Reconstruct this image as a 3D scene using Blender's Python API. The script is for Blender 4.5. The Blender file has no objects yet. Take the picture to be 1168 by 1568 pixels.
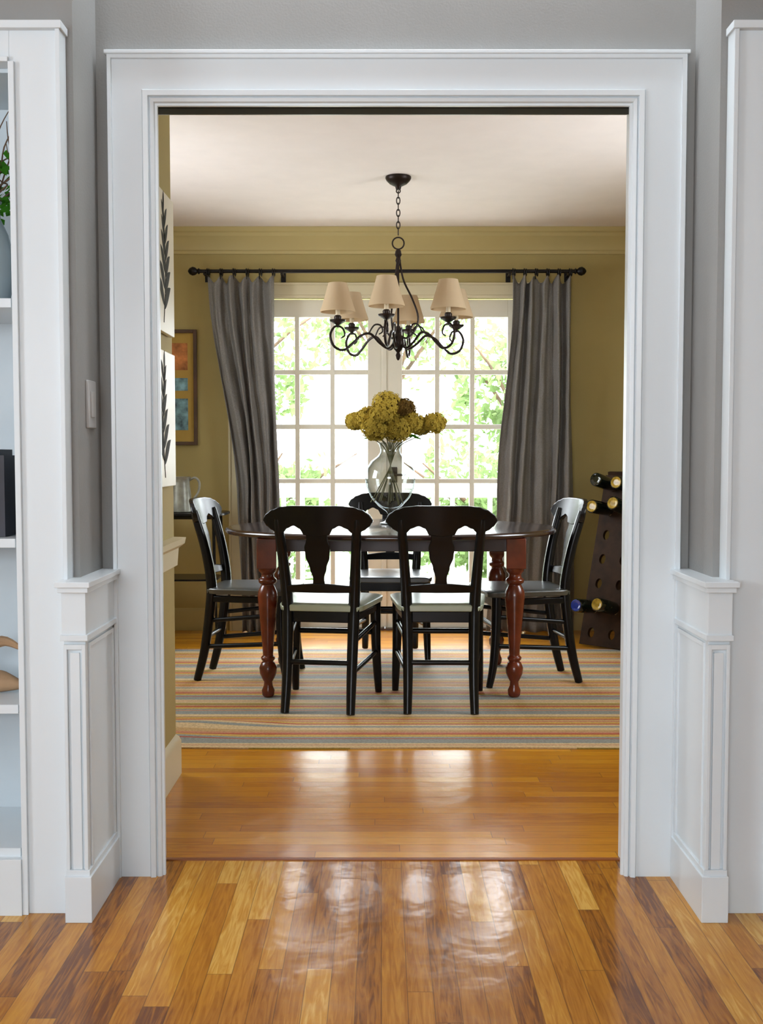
import bpy, math, random
from mathutils import Vector, Matrix
random.seed(7)
scene = bpy.context.scene
R = math.radians
COL = bpy.context.collection

# ------------------------------------------------------------------ materials
def nmat(name):
    m = bpy.data.materials.new(name); m.use_nodes = True
    nt = m.node_tree; b = nt.nodes.get('Principled BSDF')
    return m, nt, b
def pmat(name, col, rough=0.5, metal=0.0, spec=0.5, coat=0.0, noise=0.0, nscale=8.0, bump=0.0, bscale=60.0, coatr=0.1):
    m, nt, b = nmat(name)
    b.inputs['Base Color'].default_value = (*col, 1)
    b.inputs['Roughness'].default_value = rough
    b.inputs['Metallic'].default_value = metal
    b.inputs['Specular IOR Level'].default_value = spec
    b.inputs['Coat Weight'].default_value = coat
    b.inputs['Coat Roughness'].default_value = coatr
    tc = nt.nodes.new('ShaderNodeTexCoord')
    if noise > 0:
        n = nt.nodes.new('ShaderNodeTexNoise'); n.inputs['Scale'].default_value = nscale; n.inputs['Detail'].default_value = 4
        nt.links.new(tc.outputs['Object'], n.inputs['Vector'])
        cr = nt.nodes.new('ShaderNodeValToRGB')
        cr.color_ramp.elements[0].color = (*[max(0, c*(1-noise)) for c in col], 1)
        cr.color_ramp.elements[1].color = (*[min(1, c*(1+noise)) for c in col], 1)
        cr.color_ramp.elements[0].position = .3; cr.color_ramp.elements[1].position = .7
        nt.links.new(n.outputs['Fac'], cr.inputs['Fac']); nt.links.new(cr.outputs['Color'], b.inputs['Base Color'])
    if bump > 0:
        n2 = nt.nodes.new('ShaderNodeTexNoise'); n2.inputs['Scale'].default_value = bscale; n2.inputs['Detail'].default_value = 3
        nt.links.new(tc.outputs['Object'], n2.inputs['Vector'])
        bp = nt.nodes.new('ShaderNodeBump'); bp.inputs['Strength'].default_value = bump; bp.inputs['Distance'].default_value = .005
        nt.links.new(n2.outputs['Fac'], bp.inputs['Height']); nt.links.new(bp.outputs['Normal'], b.inputs['Normal'])
    return m

def wood_floor(name, along_y, ramp, rough=0.1, vary=.8, wav=.22, coat=.9, wscale=9, cior=1.5):
    m, nt, b = nmat(name); N = nt.nodes; L = nt.links
    tc = N.new('ShaderNodeTexCoord'); sp = N.new('ShaderNodeSeparateXYZ'); L.new(tc.outputs['Object'], sp.inputs[0])
    across = sp.outputs['X'] if along_y else sp.outputs['Y']
    along = sp.outputs['Y'] if along_y else sp.outputs['X']
    def mth(op, a, bb=None):
        n = N.new('ShaderNodeMath'); n.operation = op
        for i, v in enumerate((a, bb)):
            if v is None: continue
            if isinstance(v, (int, float)): n.inputs[i].default_value = v
            else: L.new(v, n.inputs[i])
        return n.outputs[0]
    a = mth('DIVIDE', across, 0.054)
    row = mth('FLOOR', a); fa = mth('FRACT', a)
    wn = N.new('ShaderNodeTexWhiteNoise'); wn.noise_dimensions = '1D'; L.new(row, wn.inputs['W'])
    l = mth('ADD', mth('DIVIDE', along, 0.85), mth('MULTIPLY', wn.outputs['Value'], 9.7))
    cell = mth('FLOOR', l); fl = mth('FRACT', l)
    cb = N.new('ShaderNodeCombineXYZ'); L.new(row, cb.inputs[0]); L.new(cell, cb.inputs[1])
    w2 = N.new('ShaderNodeTexWhiteNoise'); w2.noise_dimensions = '2D'; L.new(cb.outputs[0], w2.inputs['Vector'])
    cg = N.new('ShaderNodeCombineXYZ')
    L.new(mth('MULTIPLY', across, 75), cg.inputs[0]); L.new(mth('MULTIPLY', along, 6.0), cg.inputs[1]); L.new(mth('MULTIPLY', w2.outputs['Value'], 30), cg.inputs[2])
    gn = N.new('ShaderNodeTexNoise'); gn.inputs['Scale'].default_value = 1.0; gn.inputs['Detail'].default_value = 8; gn.inputs['Distortion'].default_value = 1.6
    L.new(cg.outputs[0], gn.inputs['Vector'])
    pn = N.new('ShaderNodeTexNoise'); pn.inputs['Scale'].default_value = 2.2; pn.inputs['Detail'].default_value = 4; L.new(tc.outputs['Object'], pn.inputs['Vector'])
    v = mth('ADD', mth('MULTIPLY', w2.outputs['Value'], vary), mth('MULTIPLY', mth('SUBTRACT', gn.outputs['Fac'], 0.5), 1.1))
    v = mth('ADD', v, mth('MULTIPLY', mth('SUBTRACT', pn.outputs['Fac'], .5), .7))
    v = mth('ADD', v, (1-vary)/2)
    cr = N.new('ShaderNodeValToRGB'); e = cr.color_ramp.elements
    e[0].position = 0; e[0].color = (*ramp[0], 1); e[1].position = 1; e[1].color = (*ramp[-1], 1)
    for i in range(1, len(ramp)-1):
        q = e.new(i/(len(ramp)-1)); q.color = (*ramp[i], 1)
    L.new(v, cr.inputs['Fac'])
    g1 = mth('MINIMUM', fa, mth('SUBTRACT', 1.0, fa))
    s1 = mth('LESS_THAN', g1, 0.020)
    g2 = mth('MINIMUM', fl, mth('SUBTRACT', 1.0, fl))
    s2 = mth('LESS_THAN', g2, 0.0014)
    gap = mth('MAXIMUM', s1, s2)
    mx = N.new('ShaderNodeMix'); mx.data_type = 'RGBA'
    L.new(mth('MULTIPLY', gap, 0.5), mx.inputs['Factor']); L.new(cr.outputs['Color'], mx.inputs['A']); mx.inputs['B'].default_value = (.05, .016, .002, 1)
    L.new(mx.outputs['Result'], b.inputs['Base Color'])
    b.inputs['Roughness'].default_value = .4; b.inputs['Specular IOR Level'].default_value = .06
    b.inputs['Coat Weight'].default_value = coat; b.inputs['Coat IOR'].default_value = cior
    cro = mth('ADD', mth('MULTIPLY', gn.outputs['Fac'], .06), rough); L.new(cro, b.inputs['Coat Roughness'])
    wv = N.new('ShaderNodeTexNoise'); wv.inputs['Scale'].default_value = wscale; wv.inputs['Detail'].default_value = 3
    L.new(tc.outputs['Object'], wv.inputs['Vector'])
    hh = mth('SUBTRACT', mth('ADD', wv.outputs['Fac'], mth('MULTIPLY', w2.outputs['Value'], .15)), mth('MULTIPLY', gap, .4))
    bp = N.new('ShaderNodeBump'); bp.inputs['Strength'].default_value = wav; bp.inputs['Distance'].default_value = .004
    L.new(hh, bp.inputs['Height']); L.new(bp.outputs['Normal'], b.inputs['Normal']); L.new(bp.outputs['Normal'], b.inputs['Coat Normal'])
    return m

def rug_mat():
    m, nt, b = nmat('rug_woven_stripes'); N = nt.nodes; L = nt.links
    tc = N.new('ShaderNodeTexCoord'); sp = N.new('ShaderNodeSeparateXYZ'); L.new(tc.outputs['Object'], sp.inputs[0])
    d = N.new('ShaderNodeMath'); d.operation = 'DIVIDE'; L.new(sp.outputs['Y'], d.inputs[0]); d.inputs[1].default_value = .74
    f = N.new('ShaderNodeMath'); f.operation = 'FRACT'; L.new(d.outputs[0], f.inputs[0])
    cr = N.new('ShaderNodeValToRGB'); cr.color_ramp.interpolation = 'CONSTANT'
    tan = (.49, .31, .13); red = (.42, .065, .03); gb = (.26, .265, .235); cream = (.60, .43, .23); ol = (.37, .27, .06); br = (.26, .13, .06); yel = (.55, .34, .07); pk = (.50, .22, .12)
    st = [(0, tan), (.03, red), (.05, yel), (.085, br), (.10, cream), (.16, gb), (.24, pk), (.26, gb), (.29, yel), (.335, red), (.36, tan), (.385, br), (.40, ol), (.44, cream), (.485, pk), (.50, cream), (.53, gb), (.61, red), (.625, gb), (.655, yel), (.70, red), (.725, pk), (.76, tan), (.80, cream), (.85, gb), (.88, cream), (.915, red), (.935, yel), (.97, pk)]
    e = cr.color_ramp.elements; e[0].position = 0; e[0].color = (*st[0][1], 1); e[1].position = st[-1][0]; e[1].color = (*st[-1][1], 1)
    for p, c in st[1:-1]:
        q = e.new(p); q.color = (*c, 1)
    L.new(f.outputs[0], cr.inputs['Fac'])
    n = N.new('ShaderNodeTexNoise'); n.inputs['Scale'].default_value = 120; L.new(tc.outputs['Object'], n.inputs['Vector'])
    bwn = N.new('ShaderNodeMapRange'); bwn.inputs[1].default_value = .3; bwn.inputs[2].default_value = .7; bwn.inputs[3].default_value = .75; bwn.inputs[4].default_value = 1.1
    L.new(n.outputs['Fac'], bwn.inputs[0])
    mx = N.new('ShaderNodeMix'); mx.data_type = 'RGBA'; mx.blend_type = 'MULTIPLY'; mx.inputs['Factor'].default_value = 1
    L.new(cr.outputs['Color'], mx.inputs['A']); L.new(bwn.outputs[0], mx.inputs['B'])
    L.new(mx.outputs['Result'], b.inputs['Base Color'])
    b.inputs['Roughness'].default_value = .75; b.inputs['Specular IOR Level'].default_value = .3
    bp = N.new('ShaderNodeBump'); bp.inputs['Strength'].default_value = .4; bp.inputs['Distance'].default_value = .003
    L.new(n.outputs['Fac'], bp.inputs['Height']); L.new(bp.outputs['Normal'], b.inputs['Normal'])
    return m

def translucent(name, col, tcol, fac=.5, noise=0.0, nscale=3.0, stretch=None, bump=0):
    m = bpy.data.materials.new(name); m.use_nodes = True; nt = m.node_tree; nt.nodes.clear(); N = nt.nodes; L = nt.links
    o = N.new('ShaderNodeOutputMaterial'); d = N.new('ShaderNodeBsdfDiffuse'); t = N.new('ShaderNodeBsdfTranslucent'); mx = N.new('ShaderNodeMixShader')
    d.inputs['Color'].default_value = (*col, 1); t.inputs['Color'].default_value = (*tcol, 1); mx.inputs[0].default_value = fac
    if noise:
        tc = N.new('ShaderNodeTexCoord'); n = N.new('ShaderNodeTexNoise'); n.inputs['Scale'].default_value = nscale; n.inputs['Detail'].default_value = 4
        mp = N.new('ShaderNodeMapping'); mp.inputs['Scale'].default_value = stretch or (1, 1, 1)
        L.new(tc.outputs['Object'], mp.inputs[0]); L.new(mp.outputs[0], n.inputs['Vector']); cr = N.new('ShaderNodeValToRGB')
        cr.color_ramp.elements[0].color = (*[c*(1-noise) for c in col], 1); cr.color_ramp.elements[1].color = (*[min(1, c*(1+noise)) for c in col], 1)
        cr.color_ramp.elements[0].position = .35; cr.color_ramp.elements[1].position = .65
        L.new(n.outputs['Fac'], cr.inputs['Fac']); L.new(cr.outputs['Color'], d.inputs['Color'])
        if bump:
            bp = N.new('ShaderNodeBump'); bp.inputs['Strength'].default_value = bump; bp.inputs['Distance'].default_value = .002
            L.new(n.outputs['Fac'], bp.inputs['Height']); L.new(bp.outputs['Normal'], d.inputs['Normal'])
    L.new(d.outputs[0], mx.inputs[1]); L.new(t.outputs[0], mx.inputs[2]); L.new(mx.outputs[0], o.inputs[0])
    return m
def thin_glass(name, tint=(1, 1, 1), edge=.5, base=.04, edgecol=None):
    m = bpy.data.materials.new(name); m.use_nodes = True; nt = m.node_tree; nt.nodes.clear(); N = nt.nodes; L = nt.links
    o = N.new('ShaderNodeOutputMaterial'); t = N.new('ShaderNodeBsdfTransparent'); g = N.new('ShaderNodeBsdfGlossy'); mx = N.new('ShaderNodeMixShader')
    t.inputs['Color'].default_value = (*tint, 1); g.inputs['Roughness'].default_value = .02
    lw = N.new('ShaderNodeLayerWeight'); lw.inputs['Blend'].default_value = .5
    pw = N.new('ShaderNodeMath'); pw.operation = 'POWER'; pw.inputs[1].default_value = 4; L.new(lw.outputs['Facing'], pw.inputs[0])
    ma = N.new('ShaderNodeMath'); ma.operation = 'MULTIPLY_ADD'; ma.inputs[1].default_value = edge; ma.inputs[2].default_value = base; L.new(pw.outputs[0], ma.inputs[0])
    if edgecol:
        mc = N.new('ShaderNodeMix'); mc.data_type = 'RGBA'; mc.inputs['A'].default_value = (*tint, 1); mc.inputs['B'].default_value = (*edgecol, 1)
        p2 = N.new('ShaderNodeMath'); p2.operation = 'POWER'; p2.inputs[1].default_value = 3; L.new(lw.outputs['Facing'], p2.inputs[0])
        L.new(p2.outputs[0], mc.inputs['Factor']); L.new(mc.outputs['Result'], t.inputs['Color'])
    L.new(ma.outputs[0], mx.inputs[0]); L.new(t.outputs[0], mx.inputs[1]); L.new(g.outputs[0], mx.inputs[2]); L.new(mx.outputs[0], o.inputs[0])
    return m

M_WHITE = pmat('trim_white_semigloss', (.70, .765, .80), .30, noise=.02, nscale=3, bump=.05, bscale=40)
M_GREY = pmat('wall_grey_paint', (.265, .265, .255), .7, noise=.03, nscale=4, bump=.15, bscale=180)
M_YEL = pmat('wall_olive_ochre_paint', (.41, .325, .125), .75, noise=.04, nscale=3, bump=.12, bscale=150)
M_YELTRIM = pmat('trim_yellow_cream', (.52, .425, .19), .45, noise=.02)
M_CREAM = pmat('trim_cream', (.66, .58, .38), .4, noise=.02)
M_CEIL = pmat('ceiling_warm_white', (.87, .80, .76), .85, noise=.02)
M_BLUEG = pmat('bookcase_interior', (.54, .61, .65), .6, noise=.03)
M_BLACK = pmat('chair_black_paint', (.005, .005, .006), .26, spec=.28, noise=.3, nscale=20)
M_SEAT_GLARE = pmat('chair_seat_lacquer_glare', (.33, .39, .29), .38, spec=.9, coat=1.0, coatr=.28, noise=.08, nscale=12)  # pale base colour stands in for window glare on the front seats
M_SEATD = pmat('chair_seat_dark_lacquer', (.035, .04, .035), .36, spec=.8, coat=1.0, coatr=.28, noise=.12, nscale=12)  # same seats without the painted glare
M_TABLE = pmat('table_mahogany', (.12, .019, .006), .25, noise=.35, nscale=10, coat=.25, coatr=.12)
M_APRON_SHADE = pmat('table_apron_backlit_shade', (.030, .009, .006), .35, noise=.35, nscale=10)  # table wood darkened in colour to stand for backlit shade
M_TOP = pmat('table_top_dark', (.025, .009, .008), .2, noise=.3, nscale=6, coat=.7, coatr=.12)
M_IRON = pmat('dark_bronze_iron', (.022, .013, .010), .4, metal=.6, noise=.2)
M_RODM = pmat('curtain_rod_black', (.010, .008, .008), .35, metal=.5, noise=.2)
M_CURT = translucent('curtain_slate_linen', (.315, .30, .285), (.19, .165, .15), .28, noise=.13, nscale=160, stretch=(1, 1, .8), bump=.5)
M_SHADE = translucent('lamp_shade_linen', (.76, .62, .42), (.66, .50, .30), .4, noise=.04)
M_GLASS = thin_glass('window_glass', (.98, .99, .98))
M_RUG = rug_mat()
M_FNEAR = wood_floor('floor_oak_living', True, [(.15, .042, .002), (.34, .12, .005), (.46, .185, .011), (.56, .26, .024), (.72, .42, .09)], .125, .85, .42, .8)
M_FDIN = wood_floor('floor_oak_dining', False, [(.42, .14, .002), (.55, .21, .003), (.62, .25, .005), (.70, .32, .012)], .21, .75, .5, 1.0, 10, 1.65)
M_FRAME = pmat('picture_frame_walnut', (.07, .028, .012), .35, noise=.3)
M_RACK = pmat('wine_rack_dark_wood', (.035, .017, .008), .5, spec=.15, noise=.4, nscale=15)
M_BOTTLE = pmat('bottle_dark_glass', (.006, .010, .006), .06, coat=.6, coatr=.03, noise=.2)
M_AMBER = pmat('bottle_amber_base', (.45, .30, .04), .2, noise=.4, nscale=40)
M_BLUEB = pmat('bottle_blue_base', (.03, .06, .40), .15, noise=.3)
M_GALV = pmat('pitcher_galvanised', (.30, .30, .26), .4, metal=.4, noise=.25, nscale=25)
M_LEAF = translucent('leaf_green', (.135, .20, .075), (.20, .27, .11), .5, noise=.5)
M_LEAFI = translucent('ivy_green', (.05, .22, .02), (.10, .30, .03), .3, noise=.4)
M_BARK = pmat('bark_brown', (.10, .06, .035), .9, noise=.4, bump=.4)
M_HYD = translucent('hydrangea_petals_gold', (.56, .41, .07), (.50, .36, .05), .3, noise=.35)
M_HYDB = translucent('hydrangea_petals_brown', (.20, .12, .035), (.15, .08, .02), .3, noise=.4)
M_STEM = pmat('stem_green_brown', (.10, .09, .03), .6, noise=.3)
M_SWITCH = pmat('switch_plate', (.42, .41, .39), .4, noise=.02)
M_PAINTED_SHADE = pmat('painted_recess_shade', (.02, .02, .015), .8, noise=.2)  # near-black colour standing in for shade in gaps and cut-outs
M_WOOD = pmat('driftwood', (.35, .22, .12), .8, noise=.4, bump=.4)
M_BOOK = pmat('book_cover_dark', (.02, .02, .03), .5, noise=.4)
M_PAGE = pmat('book_pages', (.6, .55, .45), .8, noise=.1)
M_GRASS = pmat('lawn', (.11, .16, .06), .95, noise=.4, nscale=4)
M_DECK = pmat('deck_boards_pale', (.42, .41, .39), .8, noise=.15, nscale=6)
M_RAIL = pmat('railing_white', (.75, .75, .75), .6, noise=.03)
M_MAT = pmat('picture_mat_gold', (.46, .30, .07), .8, noise=.06)
M_ART1 = pmat('picture_art_blue', (.16, .30, .36), .6, noise=.8, nscale=18)
M_ART2 = pmat('picture_art_orange', (.50, .18, .05), .6, noise=.7, nscale=14)
M_VGREY = pmat('vase_grey_ceramic', (.30, .36, .38), .25, noise=.1)
M_VASE = thin_glass('vase_clear_glass', (.94, .96, .96), .55, .05, (.35, .40, .40))
M_CREAMW = pmat('door_paint_cream_white', (.78, .74, .62), .4, noise=.02)

# ------------------------------------------------------------------ mesh builder
def empty(name, loc=(0, 0, 0), rz=0.0):
    o = bpy.data.objects.new(name, None); COL.objects.link(o); o.location = loc; o.rotation_euler = (0, 0, rz); o.empty_display_size = .1
    return o
class MB:
    def __init__(s): s.v = []; s.f = []
    def add(s, vs, fs):
        b = len(s.v); s.v += [tuple(v) for v in vs]; s.f += [tuple(b+i for i in f) for f in fs]; return s
    def box(s, x0, x1, y0, y1, z0, z1):
        x0, x1 = min(x0, x1), max(x0, x1)
        vs = [(x0, y0, z0), (x1, y0, z0), (x1, y1, z0), (x0, y1, z0), (x0, y0, z1), (x1, y0, z1), (x1, y1, z1), (x0, y1, z1)]
        return s.add(vs, [(0, 3, 2, 1), (4, 5, 6, 7), (0, 1, 5, 4), (1, 2, 6, 5), (2, 3, 7, 6), (3, 0, 4, 7)])
    def rings(s, rings, close=True, cap=True):
        n = len(rings[0]); b = len(s.v)
        for r in rings: s.v += [tuple(p) for p in r]
        for i in range(len(rings)-1):
            for j in range(n if close else n-1):
                k = (j+1) % n
                s.f.append((b+i*n+j, b+i*n+k, b+(i+1)*n+k, b+(i+1)*n+j))
        if cap:
            s.f.append(tuple(b+j for j in reversed(range(n)))); s.f.append(tuple(b+(len(rings)-1)*n+j for j in range(n)))
        return s
    def lathe(s, prof, c=(0, 0, 0), n=24, cap=True, sx=1, sy=1):
        rs = []
        for r, z in prof:
            rs.append([(c[0]+sx*r*math.cos(2*math.pi*j/n), c[1]+sy*r*math.sin(2*math.pi*j/n), c[2]+z) for j in range(n)])
        return s.rings(rs, True, cap)
    def sweep(s, pts, rad, n=8, smooth=0, cap=True):
        P = [Vector(p) for p in pts]
        Rr = list(rad) if isinstance(rad, (list, tuple)) else [rad]*len(P)
        if smooth and len(P) > 2:
            Q = []; RR = []
            for i in range(len(P)-1):
                p0 = P[max(i-1, 0)]; p1 = P[i]; p2 = P[i+1]; p3 = P[min(i+2, len(P)-1)]
                for k in range(smooth):
                    t = k/smooth
                    Q.append(.5*((2*p1)+(-p0+p2)*t+(2*p0-5*p1+4*p2-p3)*t*t+(-p0+3*p1-3*p2+p3)*t**3)); RR.append(Rr[i]*(1-t)+Rr[i+1]*t)
            Q.append(P[-1]); RR.append(Rr[-1]); P, Rr = Q, RR
        rs = []; prev = None
        for i, p in enumerate(P):
            t = (P[min(i+1, len(P)-1)]-P[max(i-1, 0)])
            if t.length < 1e-9: t = Vector((0, 0, 1))
            t.normalize()
            if prev is None:
                a = Vector((1, 0, 0)) if abs(t.x) < .9 else Vector((0, 1, 0))
                u = (a-t*a.dot(t)).normalized()
            else:
                u = (prev-t*prev.dot(t)).normalized()
            prev = u; w = t.cross(u)
            rs.append([p+Rr[i]*(u*math.cos(2*math.pi*(j+.5)/n)+w*math.sin(2*math.pi*(j+.5)/n)) for j in range(n)])
        return s.rings(rs, True, cap)
    def torus(s, c, R0, r, axis='Z', n=20, m=8):
        rs = []
        for i in range(n+1):
            a = 2*math.pi*i/n; ring = []
            for j in range(m):
                b = 2*math.pi*j/m; q = R0+r*math.cos(b); h = r*math.sin(b)
                p = {'Z': (q*math.cos(a), q*math.sin(a), h), 'Y': (q*math.cos(a), h, q*math.sin(a)), 'X': (h, q*math.cos(a), q*math.sin(a))}[axis]
                ring.append((c[0]+p[0], c[1]+p[1], c[2]+p[2]))
            rs.append(ring)
        return s.rings(rs, True, False)
    def obj(s, name, mat, parent=None, loc=None, bevel=0.0, smooth=True, angle=35, rot=None, solid=0.0, recalc=True):
        me = bpy.data.meshes.new(name); me.from_pydata(s.v, [], s.f); me.update()
        if recalc:
            import bmesh
            bm = bmesh.new(); bm.from_mesh(me); bmesh.ops.recalc_face_normals(bm, faces=bm.faces); bm.to_mesh(me); bm.free()
        me.materials.append(mat)
        o = bpy.data.objects.new(name, me); COL.objects.link(o)
        if parent: o.parent = parent
        if loc: o.location = loc
        if rot: o.rotation_euler = rot
        if smooth:
            me.polygons.foreach_set('use_smooth', [True]*len(me.polygons)); me.set_sharp_from_angle(angle=R(angle))
        if solid:
            q = o.modifiers.new('solid', 'SOLIDIFY'); q.thickness = solid; q.offset = 0
        if bevel:
            q = o.modifiers.new('bevel', 'BEVEL'); q.width = bevel; q.segments = 2; q.limit_method = 'ANGLE'; q.angle_limit = R(40)
        return o
def strip(mb, ts, a, b, y, th, vertical=False):
    rs = []
    for t in ts:
        p, q = a(t), b(t)
        if vertical: pts = [(p, t), (q, t)]
        else: pts = [(t, p), (t, q)]
        (x0, z0), (x1, z1) = pts
        rs.append([(x0, y(x0, z0)-th/2, z0), (x1, y(x1, z1)-th/2, z1), (x1, y(x1, z1)+th/2, z1), (x0, y(x0, z0)+th/2, z0)])
    mb.rings(rs)
def lerp_tab(tab, t):
    if t <= tab[0][0]: return tab[0][1]
    for (a, va), (b, vb) in zip(tab, tab[1:]):
        if t <= b:
            k = (t-a)/(b-a); k = k*k*(3-2*k); return va+(vb-va)*k
    return tab[-1][1]

OL, OR, OT = -.578, .640, 2.022
PL, PR, PT = OL-.032, OR+.030, OT+.026     # rough (pocket) opening behind the casing
SIDE = {-1: .030, 1: .043}                 # centre offset used for each side's built-in
# ------------------------------------------------------------------ floors / ceilings
MB().box(-3.2, 3.2, -2.6, 2.91, -.06, 0).obj('floor', M_FNEAR, smooth=False)
MB().box(-1.95, 1.95, 2.91, 6.95, -.06, 0).obj('floor_dining', M_FDIN, smooth=False)
MB().box(PL, PR, 2.902, 2.918, 0.0, .003).obj('trim_1', pmat('threshold_strip', (.25, .07, .012), .35, noise=.2), smooth=False)
MB().box(-3.2, 3.2, -2.6, 2.6, 2.75, 2.82).obj('ceiling_living', M_CEIL, smooth=False)
MB().box(-1.95, 1.95, 2.93, 6.95, 2.55, 2.62).obj('ceiling', M_CEIL, smooth=False)

# ------------------------------------------------------------------ partition wall
w = MB()
w.box(-.737, PL, 2.81, 2.92, 0, 2.82); w.box(PR, .811, 2.81, 2.92, 0, 2.82); w.box(PL, PR, 2.81, 2.92, PT, 2.82)
for s in (-1, 1):
    X = lambda v: SIDE[s]+s*(v)
    w.box(X(.767), X(.90), 2.60, 2.92, 0, 2.82)
    w.box(X(.90), X(1.80), 2.60, 2.92, 2.05, 2.82)
    w.box(X(.90), X(1.80), 2.90, 2.92, 0, 2.05)
    w.box(X(1.80), X(3.24), 2.60, 2.92, 0, 2.82)
w.obj('wall_partition', M_GREY, smooth=False)
w = MB(); w.box(-1.95, PL, 2.92, 2.94, 0, 2.6); w.box(PR, 1.95, 2.92, 2.94, 0, 2.6); w.box(PL, PR, 2.92, 2.94, PT, 2.6)
w.obj('wall_dining_front', M_YEL, smooth=False)
j = MB(); j.box(PL, PL+.006, 2.811, 2.94, 0, PT); j.box(PR-.006, PR, 2.811, 2.94, 0, PT); j.box(PL, PR, 2.811, 2.94, PT-.006, PT)
j.obj('trim_2', M_WHITE, smooth=False)
MB().box(PL+.007, PR-.007, 2.84, 2.89, PT-.020, PT-.007).obj('pocket_header_shade', M_PAINTED_SHADE, smooth=False)  # dark strip put in as the shade of the pocket header
def mitre_casing(inner_l, inner_r, inner_t, y_face, prof, name, mat, foot=0.0, wide_r=1.0):
    mb = MB(); pts = [(prof[0][0], 0)]+list(prof)+[(prof[-1][0], 0)]
    wr_ = lambda o: o if o < .04 else .038+(o-.038)*wide_r
    def ring(kind):
        out = []
        for o, t in pts:
            if kind == 0: out.append((inner_l-o, y_face-t, foot))
            if kind == 1: out.append((inner_l-o, y_face-t, inner_t+o))
            if kind == 2: out.append((inner_r+wr_(o), y_face-t, inner_t+o))
            if kind == 3: out.append((inner_r+wr_(o), y_face-t, foot))
        return out
    mb.rings([ring(k) for k in range(4)], True, True)
    return mb.obj(name, mat, bevel=0, angle=20)
mitre_casing(OL, OR, OT, 2.811, [(0, .010), (.006, .011), (.008, .019), (.016, .022), (.020, .017), (.022, .026), (.034, .029), (.038, .021), (.114, .021), (.115, .029), (.124, .030), (.127, .022)], 'trim_4', M_WHITE, wide_r=1.20)
MB().box(OL-.131, OR+.149, 2.776, 2.81, 2.146, 2.156).obj('trim_5', M_WHITE, bevel=.002)

# ------------------------------------------------------------------ built-in bookcases + pedestals
def builtin(s, idx):
    X = lambda v: SIDE[s]+s*v
    root = empty('bookcase' if idx == 0 else 'bookcase.001')
    mb = MB()
    def B(v0, v1, y0, y1, z0, z1): mb.box(X(v0), X(v1), y0, y1, z0, z1)
    B(.786, .905, 2.560, 2.60, 0, 2.125); B(.905, 1.82, 2.560, 2.60, 2.045, 2.125)
    B(.783, .794, 2.548, 2.599, 0, 2.126); B(.892, .906, 2.550, 2.599, 0, 2.045); B(.906, 1.82, 2.550, 2.599, 2.044, 2.056)
    B(.778, 1.82, 2.542, 2.599, 2.118, 2.136)
    B(.906, 1.82, 2.545, 2.599, 0, .14); B(1.76, 1.82, 2.56, 2.60, .14, 2.045)
    mb.obj('face_frame', M_WHITE, root, bevel=.0012, smooth=False)
    mb = MB(); mb.box(X(.902), X(1.80), 2.875, 2.899, .14, 2.05); mb.box(X(.902), X(.912), 2.601, 2.899, .14, 2.05); mb.box(X(1.78), X(1.798), 2.601, 2.899, .14, 2.05); mb.box(X(.902), X(1.80), 2.601, 2.899, 2.035, 2.049)
    mb.obj('interior_lining', M_BLUEG, root, smooth=False)
    mb = MB()
    for z in (1.485, .91, .505, .15): mb.box(X(.913), X(1.779), 2.565, 2.874, z-.011, z+.011)
    mb.obj('shelves', M_WHITE, root, bevel=.0012, smooth=False)
    ped = MB()
    def C(v0, v1, y0, y1, z0, z1): ped.box(X(v0), X(v1), y0, y1, z0, z1)
    C(.736, .788, 2.525, 2.808, 0, .80)
    C(.722, .794, 2.498, 2.808, .798, .812); C(.716, .799, 2.490, 2.808, .811, .824)
    C(.731, .789, 2.512, 2.808, .695, .799); C(.726, .792, 2.506, 2.808, .682, .696)
    C(.725, .789, 2.506, 2.785, 0, .112); C(.730, .7875, 2.513, 2.785, .111, .126)
    C(.734, .743, 2.515, 2.526, .126, .672); C(.778, .7865, 2.515, 2.526, .126, .672); C(.742, .779, 2.515, 2.526, .660, .672); C(.749, .772, 2.519, 2.526, .126, .652)
    for (y0, y1, z0, z1) in ((2.545, 2.556, .126, .672), (2.765, 2.776, .126, .672), (2.556, 2.765, .661, .672)):
        C(.731, .737, y0, y1, z0, z1)
    ped.obj('trim_6' if idx == 0 else 'trim_7', M_WHITE, bevel=.0012, smooth=False)
    return root
builtin(-1, 0); builtin(1, 1)

sw = empty('light_switch', (-.737, 2.705, 1.25))
MB().box(-.001, .007, -.037, .037, -.06, .06).obj('plate', pmat('switch_white', (.42, .42, .41), .35), sw, bevel=.003)
MB().box(.006, .010, -.016, .016, -.033, .033).obj('rocker', M_SWITCH, sw, bevel=.002)

def wall_with_hole_y(name, y0, y1, x0, x1, z1, hx0, hx1, hz0, hz1, mat):
    m = MB(); m.box(x0, hx0, y0, y1, 0, z1); m.box(hx1, x1, y0, y1, 0, z1); m.box(hx0, hx1, y0, y1, 0, hz0); m.box(hx0, hx1, y0, y1, hz1, z1); return m.obj(name, mat, smooth=False)
def wall_with_hole_x(name, x0, x1, y0, y1, z1, hy0, hy1, hz0, hz1, mat):
    m = MB(); m.box(x0, x1, y0, hy0, 0, z1); m.box(x0, x1, hy1, y1, 0, z1); m.box(x0, x1, hy0, hy1, 0, hz0); m.box(x0, x1, hy0, hy1, hz1, z1); return m.obj(name, mat, smooth=False)
LW = dict(x0=-1.9, x1=.35, z0=.95, z1=2.12)
wall_with_hole_y('wall_rear', -2.72, -2.6, -3.3, 3.3, 2.82, LW['x0'], LW['x1'], LW['z0'], LW['z1'], M_GREY)
wall_with_hole_x('wall_living_left', -3.32, -3.2, -2.72, 2.92, 2.82, -.3, .95, .95, 2.12, M_GREY)
MB().box(3.2, 3.32, -2.72, 2.92, 0, 2.82).obj('wall_living_right', M_GREY, smooth=False)
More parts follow.
